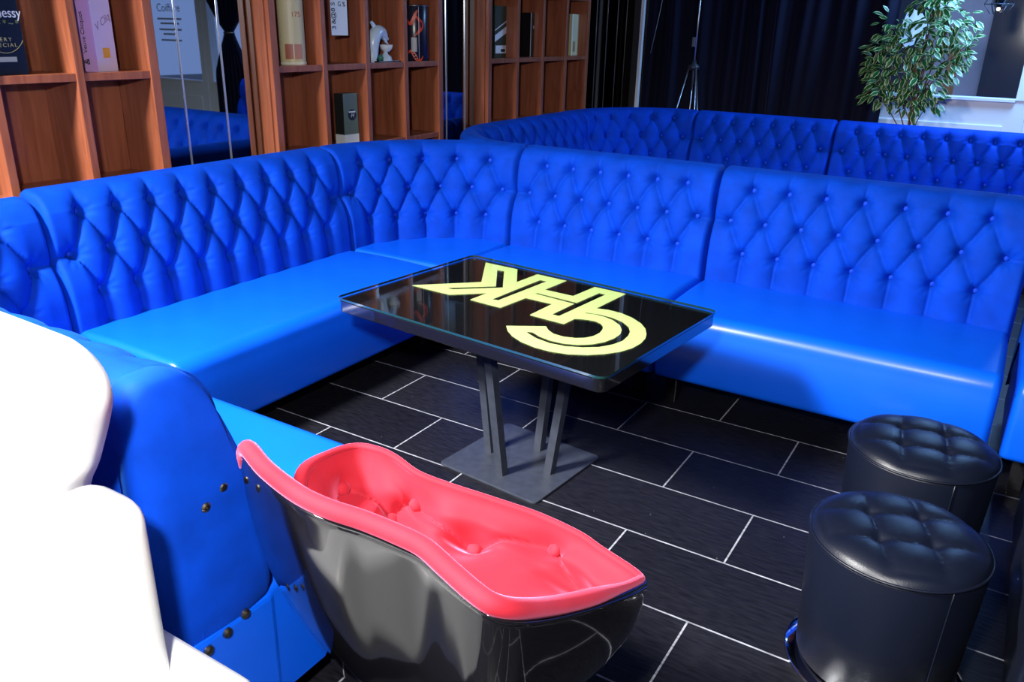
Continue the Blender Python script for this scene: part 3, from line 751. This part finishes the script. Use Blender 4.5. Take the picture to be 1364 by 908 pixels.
# grey-green box with the round emblem, lower row
t, fx, w = carton('emblem_box', 'grey-green box with a round black and white emblem, lower row of the middle shelf', 'box', 3.622, 3.735, -3.365, .075, .935, .285, mat('sage_card', (.13, .17, .13), .4), math.radians(-4))
boxo('white_band', (-.038, .0385, -w-.0006, w+.0006, 0, .055), mat('white_card', (.75, .78, .8), .5), t, bev=0)
boxo('dark_side', (-.037, .037, -w-.0008, -w-.0001, .055, .285), mat('dark_card', (.02, .02, .02), .4), t, bev=0)
bm = bmesh.new(); add_lathe(bm, [(0, .0012), (.032, .0012), (.032, 0)], 28); o = from_bm('emblem_disc', bm, INKK, t); o.matrix_local = frame((fx, .008, .165), (0, 1, 0), (0, 0, 1))
lettering('emblem_lettering', 'H', .034, fr(.008, .162, fx+.001), INKW, t, shear=.35)
boxo('emblem_band', (fx+.001, fx+.0018, -.018, .034, .178, .186), INKW, t, bev=0)
# unit 3
t, fx, w = carton('striped_box', 'dark green box crossed by a white diagonal stripe on the farthest shelf', 'box', 5.30, 5.50, -3.42, .1, ZS, .355, GREENBLK)
prism('diagonal_stripe', [(-w, .11), (-w, .155), (w, .235), (w, .19)], fr(0, 0, fx-.0004), .0012, INKW, t)
prism('diagonal_stripe', [(-w, .185), (-w, .192), (w, .275), (w, .268)], fr(0, 0, fx-.0004), .0012, INKW, t)
boxo('white_label', (fx-.0005, fx+.0006, -w+.01, w-.01, .03, .085), INKW, t, bev=0)
boxo('label_mark', (fx+.0006, fx+.0012, -.02, .04, .04, .06), INKK, t, bev=0)
t, fx, w = carton('black_box', 'narrow black box with pale blue lettering on the farthest shelf', 'box', 5.775, 5.92, -3.40, .12, ZS, .32, mat('black_card', (.006, .006, .008), .3))
boxo('label_band', (fx-.0005, fx+.0006, -.035, .045, .205, .228), mat('pale_blue_ink', (.45, .5, .75), .5), t, bev=0)
boxo('foil_edge', (fx-.001, fx+.001, -w, -w+.006, 0, .32), SEAM, t, bev=0)
t, fx, w = carton('cream_box', 'narrow cream box on the farthest shelf, rightmost of its goods', 'box', 6.455, 6.60, -3.40, .12, ZS, .325, mat('cream_card_two', (.62, .56, .32), .45))
boxo('foil_edge', (fx-.001, fx+.001, -w, -w+.02, 0, .325), mat('pale_cream', (.8, .76, .55), .4), t, bev=0)
boxo('printed_panel', (fx-.0005, fx+.0006, -w+.03, -w+.07, .03, .11), mat('tan_ink', (.35, .22, .09), .5), t, bev=0)
# goods on the shelf above, seen mirrored in the table glass
ZU = 1.845
t, fx, w = carton('patterned_box', 'pink patterned box on the row above, mirrored in the table top', 'box', 3.18, 3.33, -3.37, .12, ZU, .40, mat('pink_pattern_card', (.6, .28, .34), .5, noise=.6, nscale=60))
boxo('lid', (-.062, .062, -w-.002, w+.002, .34, .402), mat('rose_card', (.5, .2, .25), .5), t)
t = thing('glass_decanter', 'clear round decanter on the row above, glinting in the table top', 'decanter', (-3.42, 3.66, ZU))
latheo('body', [(0, 0), (.05, 0), (.062, .03), (.06, .09), (.03, .15), (.014, .18), (.014, .24), (.018, .25), (0, .25)], mat('frosted_glass', (.6, .66, .75), .15, coat=1), t, 28)
latheo('stopper', [(.011, .25), (.02, .275), (.022, .3), (0, .32)], CHROME, t, 20)
# ================================================================== CURTAIN, STAND, PLANT
t = thing('curtain', 'black floor-length pleated curtain across the far wall', 'curtain', (-2.1, 7.58, 0))
bm = bmesh.new(); rows = []; NX = 520
for i in range(NX+1):
    x = lerp(-1.09, 1.05, i/NX); r = []
    for k in range(16):
        z = lerp(.03, 2.8, k/15)
        ph = x*26 + 1.6*math.sin(x*5.3) + .35*math.sin(z*1.1 + x*3)
        am = .042*(.75+.25*math.sin(x*7+1))*(1 - .25*(z/2.8))
        y = am*math.sin(ph) + .012*math.sin(ph*2.3+1)
        r.append(Vector((x + .012*math.sin(z*2+x*9), y, z)))
    rows.append(r)
grid_mesh(bm, rows); o = from_bm('cloth', bm, CURTAIN, t, True)
md = o.modifiers.new('thick', 'SOLIDIFY'); md.thickness = .004
tubeo('curtain_rail', [(-1.1, 0, 2.82), (1.1, 0, 2.82)], .014, BLACKMETAL, t)
# tied curtain by the entrance windows, seen only in the dark mirror
t = thing('tied_curtain', 'black curtain gathered in the middle at the right windows, seen in the wall mirror', 'curtain', (2.10, 7.58, 0))
bm = bmesh.new(); rows = []
for i in range(121):
    f = i/120*2-1; r = []
    for k in range(30):
        z = lerp(.03, 2.8, k/29); wd = .06 + (.34 if z > 1.45 else .24)*min(1, abs(z-1.45)/.5)**.8
        r.append(Vector((f*wd, .04*math.sin(f*24)*min(1, wd*3), z)))
    rows.append(r)
grid_mesh(bm, rows); o = from_bm('cloth', bm, CURTAIN, t, True); md = o.modifiers.new('thick', 'SOLIDIFY'); md.thickness = .004
tubeo('tie_back', [(.072*math.cos(a), .05*math.sin(a), 1.45) for a in [2*PI*k/24 for k in range(24)]], .012, BRASS, t, 8, True)
# light stand
t = thing('tripod_stand', 'thin chrome tripod stand before the black curtain', 'stand', (-2.63, 7.36, 0))
STEEL = mat('brushed_steel', (.6, .6, .66), .3, .9)
tubeo('pole', [(0, 0, 1.10), (0, 0, 2.3)], .007, STEEL, t)
tubeo('centre_rod', [(0, 0, .45), (0, 0, 1.29)], .005, STEEL, t)
latheo('hub', [(0, 1.27), (.03, 1.275), (.05, 1.29), (.05, 1.31), (.022, 1.33), (.014, 1.36), (0, 1.36)], BLACKMETAL, t, 20)
for a in (200, 320, 80):
    c_, s_ = math.cos(math.radians(a)), math.sin(math.radians(a))
    q = .21
    lg = tubeo('leg', [(.04*c_, .04*s_, 1.295), (.04*c_ + .30*c_*q/.2*.9, max(-.14, min(.13, .04*s_ + .30*s_*q/.2*.9)), 0.008)], .006, STEEL, t)
boxo('clamp', (-.035, -.008, -.012, .012, 1.47, 1.55), mat('grey_plastic', (.12, .14, .18), .4), t)
# hanging cord in front of curtain
tag(tubeo('hanging_cord', [(-3.0, 7.47, 2.85), (-2.98, 7.47, 2.2), (-3.04, 7.47, 1.75), (-3.10, 7.47, 1.4)], .003, mat('grey_cord', (.25, .25, .3), .5)), 'thin pale cord hanging before the curtain, left of the tripod stand', 'cord')
# variegated ficus
t = thing('ficus_plant', 'artificial variegated ficus tree rising behind the far sofa by the window', 'plant', (-.80, 7.36, 0))
latheo('pot', [(0, 0), (.12, 0), (.15, .28), (.155, .30), (.14, .30), (.135, .27), (0, .27)], mat('dark_plastic_pot', (.03, .03, .03), .4), t, 32)
latheo('soil', [(0, .272), (.134, .27)], mat('soil', (.03, .02, .012), .9), t, 24)
BARK = mat('ficus_bark', (.22, .11, .05), .8, noise=.3, nscale=30)
tr = bmesh.new()
for k in range(3):
    add_tube(tr, [(.012*math.cos(z*9+k*2.1), .012*math.sin(z*9+k*2.1), z) if z < .9 else ((z-.9)*(.10*k-.05)+.03*(z-.9), .012, z) for z in [.27 + .08*j for j in range(16)]], [.011 - .0004*j for j in range(16)], 7)
from_bm('trunk', tr, BARK, t, True)
lm = bpy.data.materials.new('variegated_leaf'); lm.use_nodes = True; nt = lm.node_tree; b = nt.nodes['Principled BSDF']
uvn = nt.nodes.new('ShaderNodeUVMap'); sx_ = nt.nodes.new('ShaderNodeSeparateXYZ'); nt.links.new(uvn.outputs[0], sx_.inputs[0])
no = nt.nodes.new('ShaderNodeTexNoise'); no.inputs['Scale'].default_value = 25
ad = nt.nodes.new('ShaderNodeMath'); ad.operation = 'MULTIPLY_ADD'; nt.links.new(no.outputs['Fac'], ad.inputs[0]); ad.inputs[1].default_value = .5; nt.links.new(sx_.outputs['X'], ad.inputs[2])
cr = nt.nodes.new('ShaderNodeValToRGB'); nt.links.new(ad.outputs[0], cr.inputs[0])
cr.color_ramp.elements[0].position = .88; cr.color_ramp.elements[0].color = (.012, .10, .02, 1)
cr.color_ramp.elements[1].position = 1.10; cr.color_ramp.elements[1].color = (.55, .62, .32, 1)
e = cr.color_ramp.elements.new(.99); e.color = (.09, .32, .05, 1)
nt.links.new(cr.outputs[0], b.inputs['Base Color']); b.inputs['Roughness'].default_value = .4
bm = bmesh.new(); uvl = bm.loops.layers.uv.new('UVMap'); br_ = bmesh.new()
def leaf(p, d, up, ln):
    d = d.normalized(); sd = d.cross(up).normalized(); nn = sd.cross(d)
    V = []
    prof = [(0, .0), (.2, .26), (.5, .38), (.8, .22), (1.0, 0)]
    mid = [bm.verts.new(p + d*ln*a - nn*ln*.18*a*a) for a, _ in prof]
    for sg in (-1, 1):
        side = [bm.verts.new(p + d*ln*a + sd*sg*w_*ln*.62 + nn*.06*ln*w_ - nn*ln*.18*a*a) for a, w_ in prof[1:-1]]
        ch = [mid[0]] + side + [mid[-1]]
        for k in range(4):
            vs = [mid[k], mid[k+1], ch[k+1], ch[k]]; us = [0, 0, 1, 1]
            if k == 0: us[3] = 0
            if k == 3: us[2] = 0
            vv = []; uu = []
            for v_, u_ in zip(vs, us):
                if v_ not in vv: vv.append(v_); uu.append(u_)
            try: fc = bm.faces.new(vv)
            except ValueError: continue
            for lp, u_ in zip(fc.loops, uu): lp[uvl].uv = (u_, 0)
blobs = [(-.33, 0, 1.50, .10), (-.24, -.02, 1.66, .12), (0, 0, 1.86, .16), (.10, -.03, 1.68, .19), (.20, -.02, 1.72, .13), (.30, 0, 1.55, .08), (.24, .0, 1.46, .10),
         (-.14, -.05, 1.42, .19), (-.20, -.03, 1.24, .17), (.04, -.06, 1.28, .18), (.12, 0, 1.14, .08), (-.05, -.05, 1.55, .2), (-.28, 0, 1.17, .09), (.0, -.05, 1.12, .10), (.07, 0, 1.95, .12), (.18, 0, 1.38, .11), (-.3, .0, 1.38, .1)]
for (x, y, z, r) in blobs:
    n = int(34*(r/.12)**1.6)
    add_tube(br_, [(0.01, 0, max(.8, z-.42)), (x*.5, y*.5, z-.16), (x, y, z)], [.006, .004, .002], 5)
    for _ in range(n):
        v = Vector((random.gauss(0, 1), random.gauss(0, .55), random.gauss(0, 1))).normalized()*r*random.random()**.45
        d = (v*1.2/r + Vector((x*1.5, -.25, -.35)) + Vector((random.uniform(-.6, .6), random.uniform(-.5, .4), random.uniform(-.6, .3))))
        leaf(Vector((x, y, z))+v, d, Vector((random.uniform(-.4, .4), -.7, 1)), random.uniform(.062, .10))
o = from_bm('branches', br_, BARK, t, True)
me = bpy.data.meshes.new('foliage'); bm.to_mesh(me); bm.free(); o = link('foliage', me, lm, t)
# pendant lamp near the window
t = thing('pendant_lamp', 'small black geometric wire pendant lamp hanging before the window', 'lamp', (-.36, 7.6, 1.72))
K6 = [(math.cos(PI/3*k), math.sin(PI/3*k)) for k in range(6)]
for (a, b2) in ((0, 0),):
    for k in range(6):
        p, q = K6[k], K6[(k+1) % 6]
        tubeo('wire', [(.10*p[0], .10*p[1], .12), (.10*q[0], .10*q[1], .12)], .003, BLACKMETAL, t, 6)
        tubeo('wire', [(.10*p[0], .10*p[1], .12), (.05*p[0], .05*p[1], .05)], .003, BLACKMETAL, t, 6)
        tubeo('wire', [(.10*p[0], .10*p[1], .12), (.012*p[0], .012*p[1], .3)], .003, BLACKMETAL, t, 6)
tubeo('cord', [(0, 0, .3), (0, 0, 1.18)], .004, BLACKMETAL, t, 6)
latheo('bulb_holder', [(0, .3), (.035, .26), (.045, .17), (.03, .10), (0, .095)], BLACKGLOSS, t, 16)
latheo('bulb', [(0, .072), (.01, .076), (.013, .088), (.008, .10), (0, .10)], mat('lit_bulb', (1, .9, .7), .4, emit=(1, .85, .6), estr=4), t, 12)
# white sign shapes stuck on the window
t = thing('window_decal', 'white round and pointed sticker on the window behind the plant', 'sticker', (-.93, YW+.028, 1.62))
prism('decal_patch', [(-.13, .0), (-.08, .20), (.02, .16), (.10, .06), (.08, -.06), (-.10, -.12)], frame((0, 0, 0), (1, 0, 0), (0, 0, 1)), .002, FRAME, t)
bm = bmesh.new(); add_lathe(bm, [(0, .002), (.11, .002), (.11, 0), (0, 0)], 32); o = from_bm('decal_disc', bm, FRAME, t); o.matrix_local = frame((.15, 0, .26), (1, 0, 0), (0, 0, 1))
# ================================================================== OUTSIDE THE WINDOWS
struct(boxo('ground_pavement', (-12, 16, YW+.3, 24, -.12, -.02), mat('grey_pavement', (.16, .15, .15), .8, noise=.2, nscale=3), bev=0))
t = thing('street_building', 'grey blue shop building across the street, seen through the window', 'building', (1, 16, 0))
boxo('wall', (-10, 10, 0, 1, 0, 7), mat('grey_render', (.45, .47, .52), .8, noise=.25, nscale=1.2), t, bev=0)
for k in range(8):
    x = -9 + k*2.4
    wd = boxo('shop_window', (x, x+1.5, -.05, 0, .7, 2.6), mat('dark_shop_glass', (.05, .06, .08), .1), t, bev=0)
    boxo('window_surround', (x-.08, x+1.58, -.06, -.01, 2.6, 2.78), mat('brown_timber', (.2, .09, .04), .6), t, bev=0)
boxo('fascia', (-10, 10, -.12, 0, 3.0, 3.6), mat('pale_fascia', (.5, .48, .42), .7), t, bev=0)
for (x, y, lab) in ((-.75, 9.6, 'brown timber post just outside the window, near the plant'), (2.6, 10.4, 'brown timber post outside the window, seen in the mirror')):
    t = thing('timber_post', lab, 'post', (x, y, -.02))
    boxo('shaft', (-.05, .05, -.05, .05, 0, 1.52), mat('orange_timber', (.42, .18, .07), .6), t, bev=.006)
    boxo('foot_plate', (-.09, .09, -.09, .09, 0, .02), BLACKMETAL, t)
    boxo('top_cap', (-.065, .065, -.065, .065, 1.52, 1.56), mat('orange_timber_cap', (.38, .17, .07), .6), t, bev=.004)
